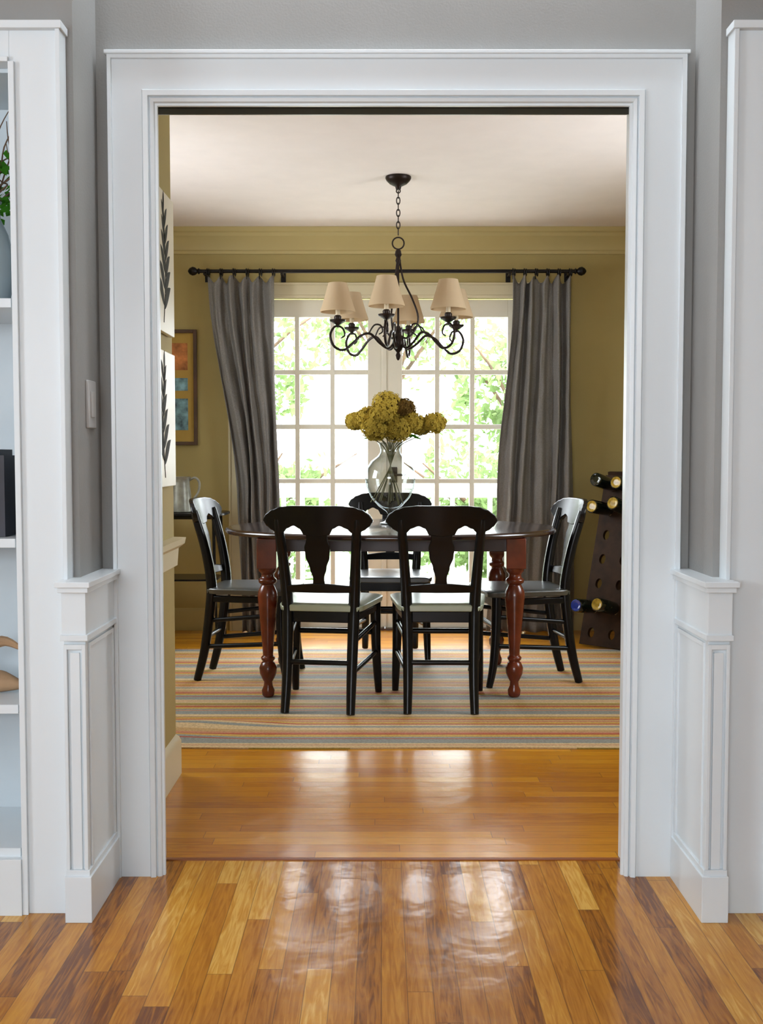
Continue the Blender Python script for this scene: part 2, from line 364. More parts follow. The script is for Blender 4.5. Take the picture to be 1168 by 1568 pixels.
def window_frame(name, horizontal, c, a0, a1, z0, z1, nx, nz):
    m = MB()
    def bx(u0, u1, zz0, zz1, d=.03):
        if horizontal: m.box(u0, u1, c-d, c+d, zz0, zz1)
        else: m.box(c-d, c+d, u0, u1, zz0, zz1)
    bx(a0, a0+.05, z0, z1); bx(a1-.05, a1, z0, z1); bx(a0+.05, a1-.05, z0, z0+.05); bx(a0+.05, a1-.05, z1-.05, z1)
    for i in range(1, nx): u = a0+(a1-a0)*i/nx; bx(u-.015, u+.015, z0+.05, z1-.05, .015)
    for i in range(1, nz): z = z0+(z1-z0)*i/nz; bx(a0+.05, a1-.05, z-.015, z+.015, .014)
    return m.obj(name, M_WHITE, smooth=False)
window_frame('added_window_1', True, -2.66, LW['x0'], LW['x1'], LW['z0'], LW['z1'], 3, 2)  # unseen rear window, added and sized to light the living room
window_frame('added_window_2', False, -3.26, -.3, .95, .95, 2.12, 2, 2)  # unseen left window, added to light the near trim

# ------------------------------------------------------------------ dining room shell
YB = 6.82
DX0, DX1, DZ = -.885, .925, 2.125
wb = MB(); wb.box(-1.95, DX0, YB, YB+.13, 0, 2.62); wb.box(DX1, 1.95, YB, YB+.13, 0, 2.62); wb.box(DX0, DX1, YB, YB+.13, DZ, 2.62)
wb.obj('wall_back', M_YEL, smooth=False)
wall_with_hole_x('wall_left', -2.05, -1.95, 3.70, YB+.13, 2.62, 4.5, 5.4, 1.0, 2.1, M_YEL)
wall_with_hole_x('wall_right', 1.95, 2.05, 2.94, YB+.13, 2.62, 4.1, 4.9, 1.0, 2.1, M_YEL)
window_frame('added_window_3', False, -2.0, 4.5, 5.4, 1.0, 2.1, 2, 3)  # unseen side window, added to brighten the dining walls
window_frame('added_window_4', False, 2.0, 4.1, 4.9, 1.0, 2.1, 2, 3)  # second unseen window, added for dining room light
MB().box(-2.05, -.722, 2.94, 3.70, 0, 2.62).obj('wall_closet', M_YEL, smooth=False)
def mold_run(pts2d, prof, name, mat):
    P = [Vector(p) for p in pts2d]; mb = MB(); rs = []
    for i, p in enumerate(P):
        d0 = (P[i]-P[i-1]).normalized() if i > 0 else None; d1 = (P[i+1]-P[i]).normalized() if i < len(P)-1 else None
        n0 = Vector((-d0.y, d0.x)) if d0 else None; n1 = Vector((-d1.y, d1.x)) if d1 else None
        if n0 is None: m = n1
        elif n1 is None: m = n0
        else:
            m = (n0+n1).normalized(); m = m/max(.2, m.dot(n0))
        rs.append([(p.x+m.x*o, p.y+m.y*o, z) for o, z in prof])
    mb.rings(rs); return mb.obj(name, mat, bevel=0, angle=25)
crown = [(0, 2.395), (.012, 2.395), (.014, 2.412), (.022, 2.418), (.030, 2.44), (.055, 2.475), (.075, 2.495), (.078, 2.515), (.092, 2.522), (.094, 2.549), (0, 2.549)]
mold_run([(1.95, 2.94), (1.95, YB), (-1.95, YB), (-1.95, 3.70), (-.722, 3.70), (-.722, 2.94)], crown, 'trim_8', M_YELTRIM)
base = [(0, .001), (.016, .001), (.016, .12), (.010, .135), (0, .145)]
mold_run([(1.95, 2.94), (1.95, YB), (DX1+.10, YB)], base, 'baseboard_right', M_YELTRIM)
mold_run([(DX0-.10, YB), (-1.95, YB), (-1.95, 3.70)], base, 'baseboard_back', M_YELTRIM)
mold_run([(-1.95, 3.70), (-.722, 3.70), (-.722, 2.94)], base, 'baseboard_left', M_CREAM)
rail = [(0, .74), (.010, .74), (.014, .80), (.032, .815), (.036, .836), (0, .840)]
mold_run([(-1.95, 3.70), (-.722, 3.70), (-.722, 2.94)], rail, 'trim_9', M_CREAM)

mitre_casing(DX0, DX1, DZ, YB, [(-.005, .006), (-.004, .018), (.010, .020), (.014, .014), (.075, .016), (.076, .026), (.088, .026), (.09, .018)], 'trim_10', M_CREAM, foot=.0)
def leaf(name, x0, x1):
    z0, z1 = .012, 2.115; y0, y1 = YB+.035, YB+.078
    root = empty(name, (x0, y0, 0)); W = x1-x0; gz0, gz1 = .262, 2.005
    st = .108
    m = MB(); m.box(0, st, 0, .043, z0, z1); m.box(W-st, W, 0, .043, z0, z1); m.box(st, W-st, 0, .043, z0, gz0); m.box(st, W-st, 0, .043, gz1, z1)
    gw = W-2*st
    for i in range(1, 3): u = st+gw*i/3; m.box(u-.015, u+.015, .004, .039, gz0, gz1)
    for i in range(1, 5): z = gz0+(gz1-gz0)*i/5; m.box(st, W-st, .005, .038, z-.015, z+.015)
    m.obj('frame', M_CREAMW, root, bevel=.002, smooth=False)
    g = MB(); g.add([(st, .021, gz0), (W-st, .021, gz0), (W-st, .021, gz1), (st, .021, gz1)], [(0, 1, 2, 3)]); g.obj('glass', M_GLASS, root, smooth=False, recalc=False)
    return root, W
xm = .022
r1, W1 = leaf('door_1', DX0+.012, xm-.002); r2, W2 = leaf('door_2', xm+.002, DX1-.012)
MB().box(W1-.02, W1+.012, -.012, -.0005, .02, 2.11).obj('astragal', M_CREAMW, r1, bevel=.003)
h = MB(); h.lathe([(.022, -.05), (.022, .05)], (.055, -.006, 1.0), 12, sy=.2); h.sweep([(.055, -.008, 1.0), (.055, -.05, 1.0), (.13, -.05, 1.0)], .008, smooth=3); h.obj('handle', M_IRON, r2)
MB().box(DX0, DX1, YB-.01, YB+.13, 0.0, .012).obj('trim_11', M_FRAME, smooth=False)

# ------------------------------------------------------------------ outdoors
MB().box(-14, 14, 6.97, 40, -.9, -.5).obj('ground', M_GRASS, smooth=False)
m = MB()
for i in range(12): m.box(-3.2, 3.2, 6.97+i*.14, 6.97+i*.14+.132, -.09, -.05)
m.box(-3.2, 3.2, 6.97, 8.64, -.5, -.095)
m.obj('deck', M_DECK, smooth=False)
m = MB(); m.box(-3.1, 3.1, 8.46, 8.60, .86, .90); m.box(-3.1, 3.1, 8.50, 8.56, .79, .855); m.box(-3.1, 3.1, 8.50, 8.56, .06, .12)
x = -3.05
while x < 3.1:
    m.box(x, x+.035, 8.51, 8.55, .12, .79); x += .15
for x in (-3.1, -1.1, .95, 3.0): m.box(x, x+.1, 8.48, 8.58, -.05, .90)
m.obj('deck_railing', M_RAIL, smooth=False)
def foliage(name, c, rad, n, size, mat, trunk=True):
    root = empty(name, c); mb = MB()
    for i in range(n):
        while True:
            p = Vector((random.uniform(-1, 1), random.uniform(-1, 1), random.uniform(-1, 1)))
            if .25 < p.length < 1: break
        k = .75+.25*math.sin(p.x*7+c[0])*math.cos(p.z*6+c[1])
        p = Vector((p.x*rad[0]*k, p.y*rad[1]*k, p.z*rad[2]*k))
        a = Vector((random.gauss(0, 1), random.gauss(0, 1), random.gauss(0, 1))).normalized(); b = a.orthogonal().normalized()
        s = size*random.uniform(.6, 1.3)
        mb.add([p, p+a*s*.5+b*s*.28, p+a*s, p+a*s*.5-b*s*.28], [(0, 1, 2, 3)])
    mb.obj('leaves', mat, root, smooth=False, recalc=False)
    if trunk:
        t = MB(); zb = -.5-c[2]
        t.sweep([(0, 0, zb), (.05, 0, zb*.5), (0, 0, 0), (.1, 0, rad[2]*.6)], [.09, .07, .05, .02], smooth=4)
        for k in range(5):
            an = k*1.3; t.sweep([(0, 0, zb*.3), (math.cos(an)*rad[0]*.4, math.sin(an)*rad[1]*.4, rad[2]*.2), (math.cos(an)*rad[0]*.75, math.sin(an)*rad[1]*.7, rad[2]*.6)], [.04, .025, .008], smooth=3)
        t.obj('branches', M_BARK, root)
    return root
foliage('shrub', (-1.6, 11.0, .55), (1.8, .9, 1.0), 4800, .10, M_LEAF)
foliage('shrub', (1.4, 11.4, .45), (1.8, .9, 1.0), 4800, .10, M_LEAF)
foliage('tree', (-2.3, 14.5, 2.3), (2.0, 1.3, 1.3), 2600, .14, M_LEAF)
foliage('tree', (2.1, 15, 1.9), (1.7, 1.3, 1.3), 2400, .14, M_LEAF)
foliage('tree', (.2, 18, 3.4), (2.6, 1.6, 1.2), 1500, .16, M_LEAF)

# ------------------------------------------------------------------ rug
mb = MB(); nx, ny = 90, 90; rx0, rx1, ry0, ry1 = -1.45, 1.75, 4.03, 6.12
def rz(x, y):
    z = .006
    d = math.exp(-((y-(4.33+.10*(x+1)))/.06)**2)*max(0, min(1, (-.35-x)/.4))*.024
    d += math.exp(-((y-4.18)/.045)**2)*max(0, min(1, (-.55-x)/.3))*.014
    return z+d
for top in (1, 0):
    b = len(mb.v)
    for j in range(ny+1):
        for i in range(nx+1):
            x = rx0+(rx1-rx0)*i/nx; y = ry0+(ry1-ry0)*j/ny
            yy = y+(.006*math.sin(x*5) if j == 0 else 0)
            z = rz(x, y)
            mb.v.append((x, yy, z if top else max(.0005, z-.0055)))
    for j in range(ny):
        for i in range(nx):
            q = (b+j*(nx+1)+i, b+j*(nx+1)+i+1, b+(j+1)*(nx+1)+i+1, b+(j+1)*(nx+1)+i)
            mb.f.append(q if top else q[::-1])
n1 = (nx+1)*(ny+1)
for i in range(nx): mb.f.append((i, n1+i, n1+i+1, i+1))
for j in range(ny): mb.f.append((j*(nx+1), (j+1)*(nx+1), n1+(j+1)*(nx+1), n1+j*(nx+1)))
mb.obj('striped_rug', M_RUG, recalc=True)
RUG = .007

# ------------------------------------------------------------------ dining chair
def chair_meshes():
    parts = {}
    mb = MB(); rs = []; NV = 20; NU = 16
    for v in range(NV+1):
        t = v/NV; y = -.205+.42*t
        hw = .185+(.232-.185)*t
        e = min(t, 1-t)
        if e < .14: hw *= (1-.10*(1-e/.14)**2)
        top = []; bot = []
        for u in range(NU+1):
            q = -1+2*u/NU; x = q*hw
            yy = y+(.018*(1-q*q) if t > .8 else 0)*(t-.8)/.2
            dish = -.0015*(1-q*q)*math.sin(math.pi*t)
            edge = -.008*(abs(q)**12)-(.006 if (v in (0, NV)) else 0)
            top.append((x, yy, .470+dish+edge)); bot.append((x*.975, yy, .436))
        rs.append(top+bot[::-1])
    mb.rings(rs); parts['seat'] = mb
    mb = MB(); mb.box(-.185, .185, .165, .185, .385, .435); mb.box(-.145, .145, -.185, -.17, .385, .435)
    for s in (-1, 1):
        mb.sweep([(s*.150, -.18, .41), (s*.190, .17, .41)], .022, n=4)
    parts['apron'] = mb
    for k, s in (('post_left', -1), ('post_right', 1)):
        mb = MB()
        mb.sweep([(s*.145, -.262, 0), (s*.143, -.222, .16), (s*.146, -.190, .38), (s*.150, -.186, .50), (s*.160, -.212, .66), (s*.170, -.250, .80), (s*.172, -.262, .845)], [.019, .023, .026, .026, .023, .021, .018], n=8, smooth=5)
        parts[k] = mb
    for k, s in (('leg_left', -1), ('leg_right', 1)):
        mb = MB(); mb.sweep([(s*.200, .205, 0), (s*.197, .185, .10), (s*.192, .172, .25), (s*.190, .168, .44)], [.016, .020, .023, .026], n=8, smooth=4); parts[k] = mb
    def ycurve(x, z):
        base = -.19 if z < .52 else -.19-(z-.52)*.235
        return base-.030*(1-(abs(x)/.17)**2)*.8
    top = [(0, .902), (.10, .902), (.155, .897), (.195, .884), (.222, .868), (.235, .852), (.240, .840)]
    bot = [(0, .770), (.055, .775), (.070, .803), (.10, .815), (.130, .803), (.150, .785), (.178, .783), (.200, .794), (.225, .812), (.240, .834)]
    mb = MB(); ts = [-.240+.480*i/68 for i in range(69)]
    strip(mb, ts, lambda x: lerp_tab(bot, abs(x)), lambda x: lerp_tab(top, abs(x)), ycurve, .024)
    parts['crest_rail'] = mb
    mb = MB(); wd = [(.53, .040), (.56, .026), (.585, .024), (.63, .036), (.68, .052), (.72, .056), (.755, .046), (.775, .046), (.80, .062)]
    ts = [.54+.26*i/30 for i in range(31)]
    strip(mb, ts, lambda z: -lerp_tab(wd, z), lambda z: lerp_tab(wd, z), ycurve, .016, vertical=True); parts['splat'] = mb
    mb = MB(); ts = [-.15+.3*i/16 for i in range(17)]
    strip(mb, ts, lambda x: .520, lambda x: .556+.006*math.cos(x*18), ycurve, .022); parts['lower_rail'] = mb
    mb = MB()
    mb.sweep([(-.142, -.215, .215), (.142, -.215, .215)], .0115, n=8)
    mb.sweep([(-.192, .174, .29), (.192, .174, .29)], .013, n=8)
    for s in (-1, 1):
        mb.sweep([(s*.144, -.205, .30), (s*.192, .172, .34)], .0115, n=8)
        mb.sweep([(s*.143, -.222, .17), (s*.196, .182, .20)], .0115, n=8)
    parts['stretchers'] = mb
    return parts
CH = {}
tmp = chair_meshes()
for k, mb in tmp.items():
    o = mb.obj(k, M_SEAT_GLARE if k == 'seat' else M_BLACK, smooth=True, angle=(20 if k == 'seat' else 50)); CH[k] = o.data; bpy.data.objects.remove(o)
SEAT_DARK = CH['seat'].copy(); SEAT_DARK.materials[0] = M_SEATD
def chair(x, y, deg, dark=False):
    root = empty('dining_chair', (x, y, RUG), R(deg))
    for k, me in CH.items():
        if dark and k == 'seat': me = SEAT_DARK
        o = bpy.data.objects.new(k, me); COL.objects.link(o); o.parent = root
        if k in ('seat', 'crest_rail', 'splat', 'lower_rail', 'apron'):
            q = o.modifiers.new('bevel', 'BEVEL'); q.width = .004; q.segments = 2; q.limit_method = 'ANGLE'; q.angle_limit = R(50)
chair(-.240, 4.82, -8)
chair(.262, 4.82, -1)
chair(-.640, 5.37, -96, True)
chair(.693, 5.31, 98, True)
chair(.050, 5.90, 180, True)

# ------------------------------------------------------------------ dining table
TC = (.045, 5.28)
tb = empty('dining_table', (TC[0], TC[1], RUG))
def superell(a, b, n, z, N=96):
    out = []
    for i in range(N):
        t = 2*math.pi*i/N; c, s = math.cos(t), math.sin(t)
        out.append((a*abs(c)**(2/n)*(1 if c >= 0 else -1), b*abs(s)**(2/n)*(1 if s >= 0 else -1), z))
    return out
mb = MB(); A, Bb = .815, .62
mb.rings([superell(A-o, Bb-o, 2.08, z) for o, z in ((.03, .737), (.008, .739), (.001, .745), (0, .752), (.002, .759), (.010, .765), (.016, .766))])
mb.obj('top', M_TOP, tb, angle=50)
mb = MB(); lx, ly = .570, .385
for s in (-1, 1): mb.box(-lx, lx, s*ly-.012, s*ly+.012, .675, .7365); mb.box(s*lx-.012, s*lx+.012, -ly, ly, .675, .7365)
mb.obj('apron', M_APRON_SHADE, tb, bevel=.002, smooth=False)
prof = [(.020, 0), (.026, .01), (.028, .03), (.020, .05), (.018, .07), (.026, .085), (.036, .11), (.038, .135), (.028, .16), (.022, .165), (.030, .175), (.030, .185), (.022, .192), (.024, .23), (.031, .32), (.039, .42), (.043, .465), (.041, .49), (.030, .515), (.026, .522), (.038, .532), (.040, .545), (.028, .556), (.026, .57), (.038, .585), (.040, .60)]
k = 1
for sx in (-1, 1):
    for sy in (-1, 1):
        mb = MB(); mb.lathe([(r*1.08, z) for r, z in prof], (sx*lx, sy*ly, 0), 20); mb.box(sx*lx-.045, sx*lx+.045, sy*ly-.045, sy*ly+.045, .598, .737)
        mb.obj('leg_%d' % k, M_TABLE, tb, bevel=.003, angle=45); k += 1
TTOP = RUG+.766

# ------------------------------------------------------------------ vase with hydrangeas
vz = empty('glass_vase', (.045, 5.44, TTOP+.001))
outer = [(.052, 0), (.054, .006), (.030, .014), (.014, .030), (.012, .045), (.016, .058), (.024, .066), (.060, .090), (.100, .135), (.124, .190), (.130, .235), (.122, .280), (.098, .320), (.066, .345), (.052, .362), (.050, .380), (.058, .405), (.066, .415)]
inner = [(r-.0035, z+.0) for r, z in reversed(outer[7:])]
mb = MB(); mb.lathe(outer+inner+[(.02, .078)], n=40); mb.obj('body', M_VASE, vz, angle=60, recalc=True)
blooms = [(-.005, .02, .610, .080, 0), (-.10, 0, .540, .068, 0), (-.065, -.05, .485, .074, 0), (.045, -.03, .480, .076, 0), (.085, .02, .590, .058, 1), (.125, .0, .515, .064, 0), (.235, 0, .515, .062, 0), (-.165, .03, .525, .055, 0), (.02, .05, .55, .075, 0), (-.03, -.06, .555, .067, 0), (.170, .05, .50, .054, 0)]
bl = empty('hydrangea_bouquet', (.045, 5.44, TTOP+.001))
pg, pb = MB(), MB(); st = MB()
for bi, (bx, by, bz, br, kind) in enumerate(blooms):
    P = pb if kind else pg; bx -= .012; br *= .95
    for i in range(320):
        zf = 1-2*(i+.5)/320; ph = i*2.39996; rr = math.sqrt(1-zf*zf)
        n = Vector((rr*math.cos(ph), rr*math.sin(ph), zf)); n = (n+Vector((random.gauss(0, .12), random.gauss(0, .12), random.gauss(0, .12)))).normalized()
        c = Vector((bx, by, bz))+Vector((n.x*br, n.y*br, n.z*br*.85))*random.uniform(.78, 1.06)
        u = n.orthogonal().normalized(); u = Matrix.Rotation(random.uniform(0, 6.28), 3, n) @ u; w_ = n.cross(u)
        s = .0105
        for q in range(4):
            a = q*math.pi/2; d = u*math.cos(a)+w_*math.sin(a); e = u*math.cos(a+1.57)+w_*math.sin(a+1.57)
            P.add([c, c+d*s*.7+e*s*.5+n*s*.25, c+d*s*1.35+n*s*.35, c+d*s*.7-e*s*.5+n*s*.25], [(0, 1, 2, 3)])
    ex = random.uniform(-.06, .06)
    st.sweep([(-bx*.45+ex*.3, -by*.3+ex*.5, .09+.03*random.random()), (-bx*.05, by*.1, .27), (bx*.18, by*.2, .39), (bx*.7, by*.8, (bz+.39)/2), (bx, by, bz-br*.4)], [.003]*5, n=6, smooth=5)
pg.obj('blooms_gold', M_HYD, bl, smooth=False, recalc=False); pb.obj('blooms_brown', M_HYDB, bl, smooth=False, recalc=False)
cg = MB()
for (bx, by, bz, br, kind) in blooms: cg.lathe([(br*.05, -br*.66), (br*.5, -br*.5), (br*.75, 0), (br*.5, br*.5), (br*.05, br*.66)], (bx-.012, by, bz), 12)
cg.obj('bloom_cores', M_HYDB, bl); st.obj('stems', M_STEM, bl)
lf = MB()
for (x, y, z, a, t) in ((-.02, -.02, .44, 2.6, .1), (.05, -.02, .45, .3, .0), (.09, 0, .46, .8, -.3), (-.06, 0, .45, 3.4, -.2)):
    d = Vector((math.cos(a), -.3, math.sin(t))).normalized(); s = Vector((0, .5, 1)).cross(d).normalized()
    lf.add([Vector((x, y, z)), Vector((x, y, z))+d*.04+s*.022, Vector((x, y, z))+d*.09, Vector((x, y, z))+d*.04-s*.022], [(0, 1, 2, 3)])
lf.obj('leaves', M_LEAFI, bl, smooth=False, recalc=False)

# ------------------------------------------------------------------ chandelier
cx, cy = .086, 5.55
ch = empty('chandelier', (cx, cy, 0))
mb = MB(); mb.lathe([(.012, 2.485), (.016, 2.50), (.045, 2.515), (.060, 2.530), (.066, 2.540), (.066, 2.549)], n=28); mb.torus((0, 0, 2.478), .010, .003, 'Y'); mb.obj('canopy', M_IRON, ch)
mb = MB(); z = 2.46; i = 0
while z > 2.25:
    pts = []
    for q in range(13):
        a = 2*math.pi*q/12; ux = .009*math.cos(a); uz = .019*math.sin(a)
        pts.append((ux, 0, z+uz) if i % 2 else (0, ux, z+uz))
    mb.sweep(pts, .003, n=6, cap=False); z -= .031; i += 1
mb.torus((0, 0, 2.213), .030, .004, 'Y', 24); mb.obj('chain', M_IRON, ch)
mb = MB()
mb.lathe([(.005, 2.185), (.014, 2.175), (.018, 2.155), (.010, 2.14), (.015, 2.125), (.006, 2.10)], n=16)
mb.sweep([(0, 0, 2.18), (0, 0, 1.66)], .006)
mb.lathe([(.004, 1.615), (.010, 1.625), (.014, 1.640), (.008, 1.655), (.022, 1.672), (.032, 1.70), (.026, 1.735), (.012, 1.755), (.018, 1.77), (.010, 1.79)], n=20)
for k in range(3):
    a = R(-20)+k*2*math.pi/3
    rr = [(.006, 2.15), (.012, 2.10), (.030, 2.02), (.075, 1.93), (.105, 1.84), (.088, 1.77), (.045, 1.73), (.015, 1.74)]
    mb.sweep([(r*math.sin(a), -r*math.cos(a), zz) for r, zz in rr], .0055, n=6, smooth=5)
mb.obj('stem', M_IRON, ch)
arms = MB(); cups = MB(); sleeves = MB(); shades = MB()
AR = .325
for k in range(6):
    a = R(-11+60*k); sx, sy = math.sin(a), -math.cos(a)
    def Q(r, z): return (r*sx, r*sy, z)
    arms.sweep([Q(.012, 1.72), Q(.05, 1.675), Q(.10, 1.70), Q(.15, 1.745), Q(.20, 1.735), Q(.25, 1.69), Q(.295, 1.658), Q(.345, 1.676), Q(.365, 1.73), Q(.340, 1.775), Q(.302, 1.770), Q(.288, 1.735), Q(.308, 1.718)], [.0068]*9+[.0058, .005, .0045, .0035], n=8, smooth=5)
    arms.sweep([Q(AR, 1.770), Q(AR, 1.80)], .006)
    arms.sweep([Q(.16, 1.745), Q(.13, 1.79), Q(.095, 1.79), Q(.085, 1.76), Q(.105, 1.745)], [.004, .0045, .0045, .004, .003], n=6, smooth=4)
    c = (Q(AR, 0)[0], Q(AR, 0)[1], 0)
    cups.lathe([(.006, 1.782), (.014, 1.786), (.038, 1.800), (.042, 1.809), (.018, 1.812), (.019, 1.825), (.013, 1.832)], c, 18)
    sleeves.lathe([(.0115, 1.825), (.0115, 1.895), (.006, 1.90)], c, 12)
    o = [(.088, 1.848), (.0895, 1.854), (.077, 1.890), (.062, 1.940), (.050, 1.985), (.048, 1.993)]
    inn = [(r-.002, zz) for r, zz in reversed(o)]
    shades.lathe(o+inn, c, 28, cap=False)
arms.obj('arms', M_IRON, ch); cups.obj('candle_cups', M_IRON, ch); sleeves.obj('candle_sleeves', pmat('candle_sleeve_ivory', (.7, .6, .42), .5, noise=.05), ch); shades.obj('shades', M_SHADE, ch, angle=40)
fr = MB()
for k in range(6):
    a = R(-11+60*k); c = (AR*math.sin(a), -AR*math.cos(a))
    fr.torus((c[0], c[1], 1.98), .048, .0018, 'Z', 20, 6)
    for t in (0, 2.1, 4.2): fr.sweep([(c[0], c[1], 1.90), (c[0]+.048*math.cos(t), c[1]+.048*math.sin(t), 1.98)], .0012, n=5)
fr.obj('shade_carriers', M_IRON, ch)

# ------------------------------------------------------------------ curtains + rod
YR, ZR = 6.70, 2.268
rod = empty('curtain_rod', (0, YR, ZR))
mb = MB(); mb.sweep([(-1.13, 0, 0), (1.20, 0, 0)], .0115, n=12)
for s, e in ((-1, -1.13), (1, 1.20)):
    rs = []
    for r, d in ((.014, 0), (.020, .006), (.012, .014), (.024, .028), (.028, .045), (.020, .062), (.006, .072)):
        rs.append([(e+s*d, r*math.cos(2*math.pi*q/14), r*math.sin(2*math.pi*q/14)) for q in range(14)])
    mb.rings(rs)
for bx in (-.62, .80, -1.10, 1.17):
    mb.box(bx-.008, bx+.008, -.004, YB-YR-.001, -.022, -.010); mb.box(bx-.015, bx+.015, YB-YR-.008, YB-YR-.001, -.05, .02)
mb.obj('rod', M_RODM, rod)
def curtain(xlt, xrt, xlb, xrb, mid, seed, folds=7):
    root = empty('curtain', (0, YR, 0)); rnd = random.Random(seed); NU, NVv = 150, 60
    ph = [rnd.uniform(0, 6.28) for _ in range(4)]; mb = MB(); z1, z0 = ZR-.040, .02
    for v in range(NVv+1):
        t = v/NVv; z = z1+(z0-z1)*t
        xl = lerp_tab([(0, xlt), (.62, mid[0]), (1, xlb)], t); xr = lerp_tab([(0, xrt), (.62, mid[1]), (1, xrb)], t)
        for u in range(NU+1):
            q = u/NU
            qq = q+.030*math.sin(q*9+ph[0]+t*2)+.010*math.sin(q*23+ph[3]+t*3)
            amp = .032+.012*math.sin(q*11+ph[1])+.008*t
            y = amp*math.sin(2*math.pi*folds*qq+.6*math.sin(t*3+ph[2]))+.004*math.sin(2*math.pi*folds*2.3*q+t*4+ph[1])+.0035*math.sin(t*31+q*22)+.0025*math.sin(t*67-q*35)
            sag = .022*math.cos(2*math.pi*folds*q)*max(0, 1-t*14)
            mb.v.append((xl+(xr-xl)*q+.006*math.sin(t*9+q*14), y, z-.010+sag))
    for v in range(NVv):
        for u in range(NU):
            i = v*(NU+1)+u; mb.f.append((i, i+1, i+NU+2, i+NU+1))
    mb.obj('cloth', M_CURT, root, angle=180, solid=.003, recalc=False)
    rg = MB()
    for i in range(folds+1):
        x = xlt+(xrt-xlt)*(i+.02)/(folds+.04)
        rg.torus((x, 0, ZR-.006), .0215, .0036, 'X', 18, 6); rg.torus((x+.012, 0, ZR-.008), .0215, .0036, 'X', 18, 6); rg.sweep([(x, 0, ZR-.028), (x, 0, ZR-.050)], .003, n=6)
    rg.obj('rings', M_RODM, root)
curtain(-1.085, -.675, -.88, -.61, (-.90, -.640), 3, 5)
curtain(.815, 1.170, .66, 1.225, (.730, 1.205), 5, 5)

# ------------------------------------------------------------------ picture on back wall
pf = empty('framed_picture', (-1.345, YB, 1.555))
W_, H_ = .175, .365
mb = MB()
mb.box(W_-.022, W_, -.028, -.001, -H_, H_); mb.box(-W_, -W_+.022, -.028, -.001, -H_, H_)
mb.box(-W_+.022, W_-.022, -.028, -.001, H_-.022, H_); mb.box(-W_+.022, W_-.022, -.028, -.001, -H_, -H_+.022)
mb.obj('frame', M_FRAME, pf, bevel=.002, smooth=False)
MB().box(-W_+.02, W_-.02, -.012, -.002, -H_+.02, H_-.02).obj('mat_board', M_MAT, pf, smooth=False)
MB().box(-.10, .115, -.014, -.012, -.02, .06).obj('art_top', M_ART1, pf, smooth=False)
MB().box(-.10, .115, -.014, -.012, -.27, -.07).obj('art_bottom', M_ART1, pf, smooth=False)
MB().box(-.10, .115, -.014, -.012, .11, .28).obj('art_upper', M_ART2, pf, smooth=False)

# ------------------------------------------------------------------ carved leaf panels on the closet wall
def leaf_panel(z0, z1, flip):
    root = empty('carved_leaf_panel', (-.720, 3.46, (z0+z1)/2)); H = (z1-z0)/2; Wd = .175
    MB().box(.004, .020, -Wd, Wd, -H, H).obj('board', M_CREAMW, root, bevel=.002, smooth=False)
    m = MB(); xs = .0206
    def stem(t): return (.030*math.sin(t*3.0)*flip, -H+.03+(2*H-.10)*t)
    P = [stem(i/24) for i in range(25)]
    for (ya, za), (yb, zb) in zip(P, P[1:]):
        m.add([(xs, ya-.004, za), (xs, ya+.004, za), (xs, yb+.004, zb), (xs, yb-.004, zb)], [(0, 1, 2, 3)])
    def leafp(y, z, ang, L):
        d = (math.cos(ang), math.sin(ang)); nrm = (-d[1], d[0]); up, lo = [], []
        for i in range(11):
            t = i/10; wv_ = .15*L*math.sin(math.pi*t**.8)
            c = (y+d[0]*L*t, z+d[1]*L*t+.10*L*math.sin(math.pi*t))
            up.append((xs, c[0]+nrm[0]*wv_, c[1]+nrm[1]*wv_)); lo.append((xs, c[0]-nrm[0]*wv_, c[1]-nrm[1]*wv_))
        b = len(m.v); m.v += up+lo
        for i in range(10): m.f.append((b+i, b+i+1, b+11+i+1, b+11+i))
    for i in range(6):
        y, z = stem(.12+.15*i)
        L = .130-.010*i
        leafp(y, z, R(40+4*i), L); leafp(y, z+.012, R(140-4*i), L)
    y, z = stem(1); leafp(y, z, R(88), .07)
    m.obj('sprig_cutout_shade', M_PAINTED_SHADE, root, smooth=False, recalc=False, solid=.0008)  # flat dark leaves on the board, painted shade of the cut-outs
leaf_panel(1.52, 1.97, 1); leaf_panel(1.02, 1.46, -1)

# ------------------------------------------------------------------ side table, pitcher
sd = empty('side_table', (-1.27, 6.42, 0))
mb = MB(); mb.rings([superell(.345-o, .20-o, 5, z, 48) for o, z in ((.004, .768), (0, .771), (0, .781), (.004, .785))]); mb.rings([superell(.29, .155, 5, z, 48) for z in (.381, .392)]); mb.obj('top_and_shelf', M_BLACK, sd)
mb = MB()
for sx in (-1, 1):
    for sy in (-1, 1): mb.sweep([(sx*.30, sy*.165, 0), (sx*.285, sy*.15, .39), (sx*.28, sy*.145, .768)], [.008, .009, .010], n=8)
for sy in (-1, 1): mb.box(-.28, .28, sy*.145-.006, sy*.145+.006, .748, .768)
mb.obj('legs', M_BLACK, sd)
pt = empty('enamel_pitcher', (-1.20, 6.36, .787))
mb = MB(); mb.lathe([(.066, 0), (.070, .004), (.071, .02), (.064, .10), (.055, .175), (.060, .205), (.064, .21), (.061, .206), (.051, .17), (.060, .1), (.064, .02)], n=28); mb.obj('body', M_GALV, pt)
mb = MB(); mb.sweep([(.056, 0, .19), (.088, 0, .205), (.114, 0, .175), (.106, 0, .115), (.064, 0, .06)], .007, smooth=5); mb.sweep([(-.05, 0, .05), (-.09, 0, .12), (-.125, 0, .19)], [.018, .012, .010], smooth=4); mb.obj('handle_and_spout', M_GALV, pt)

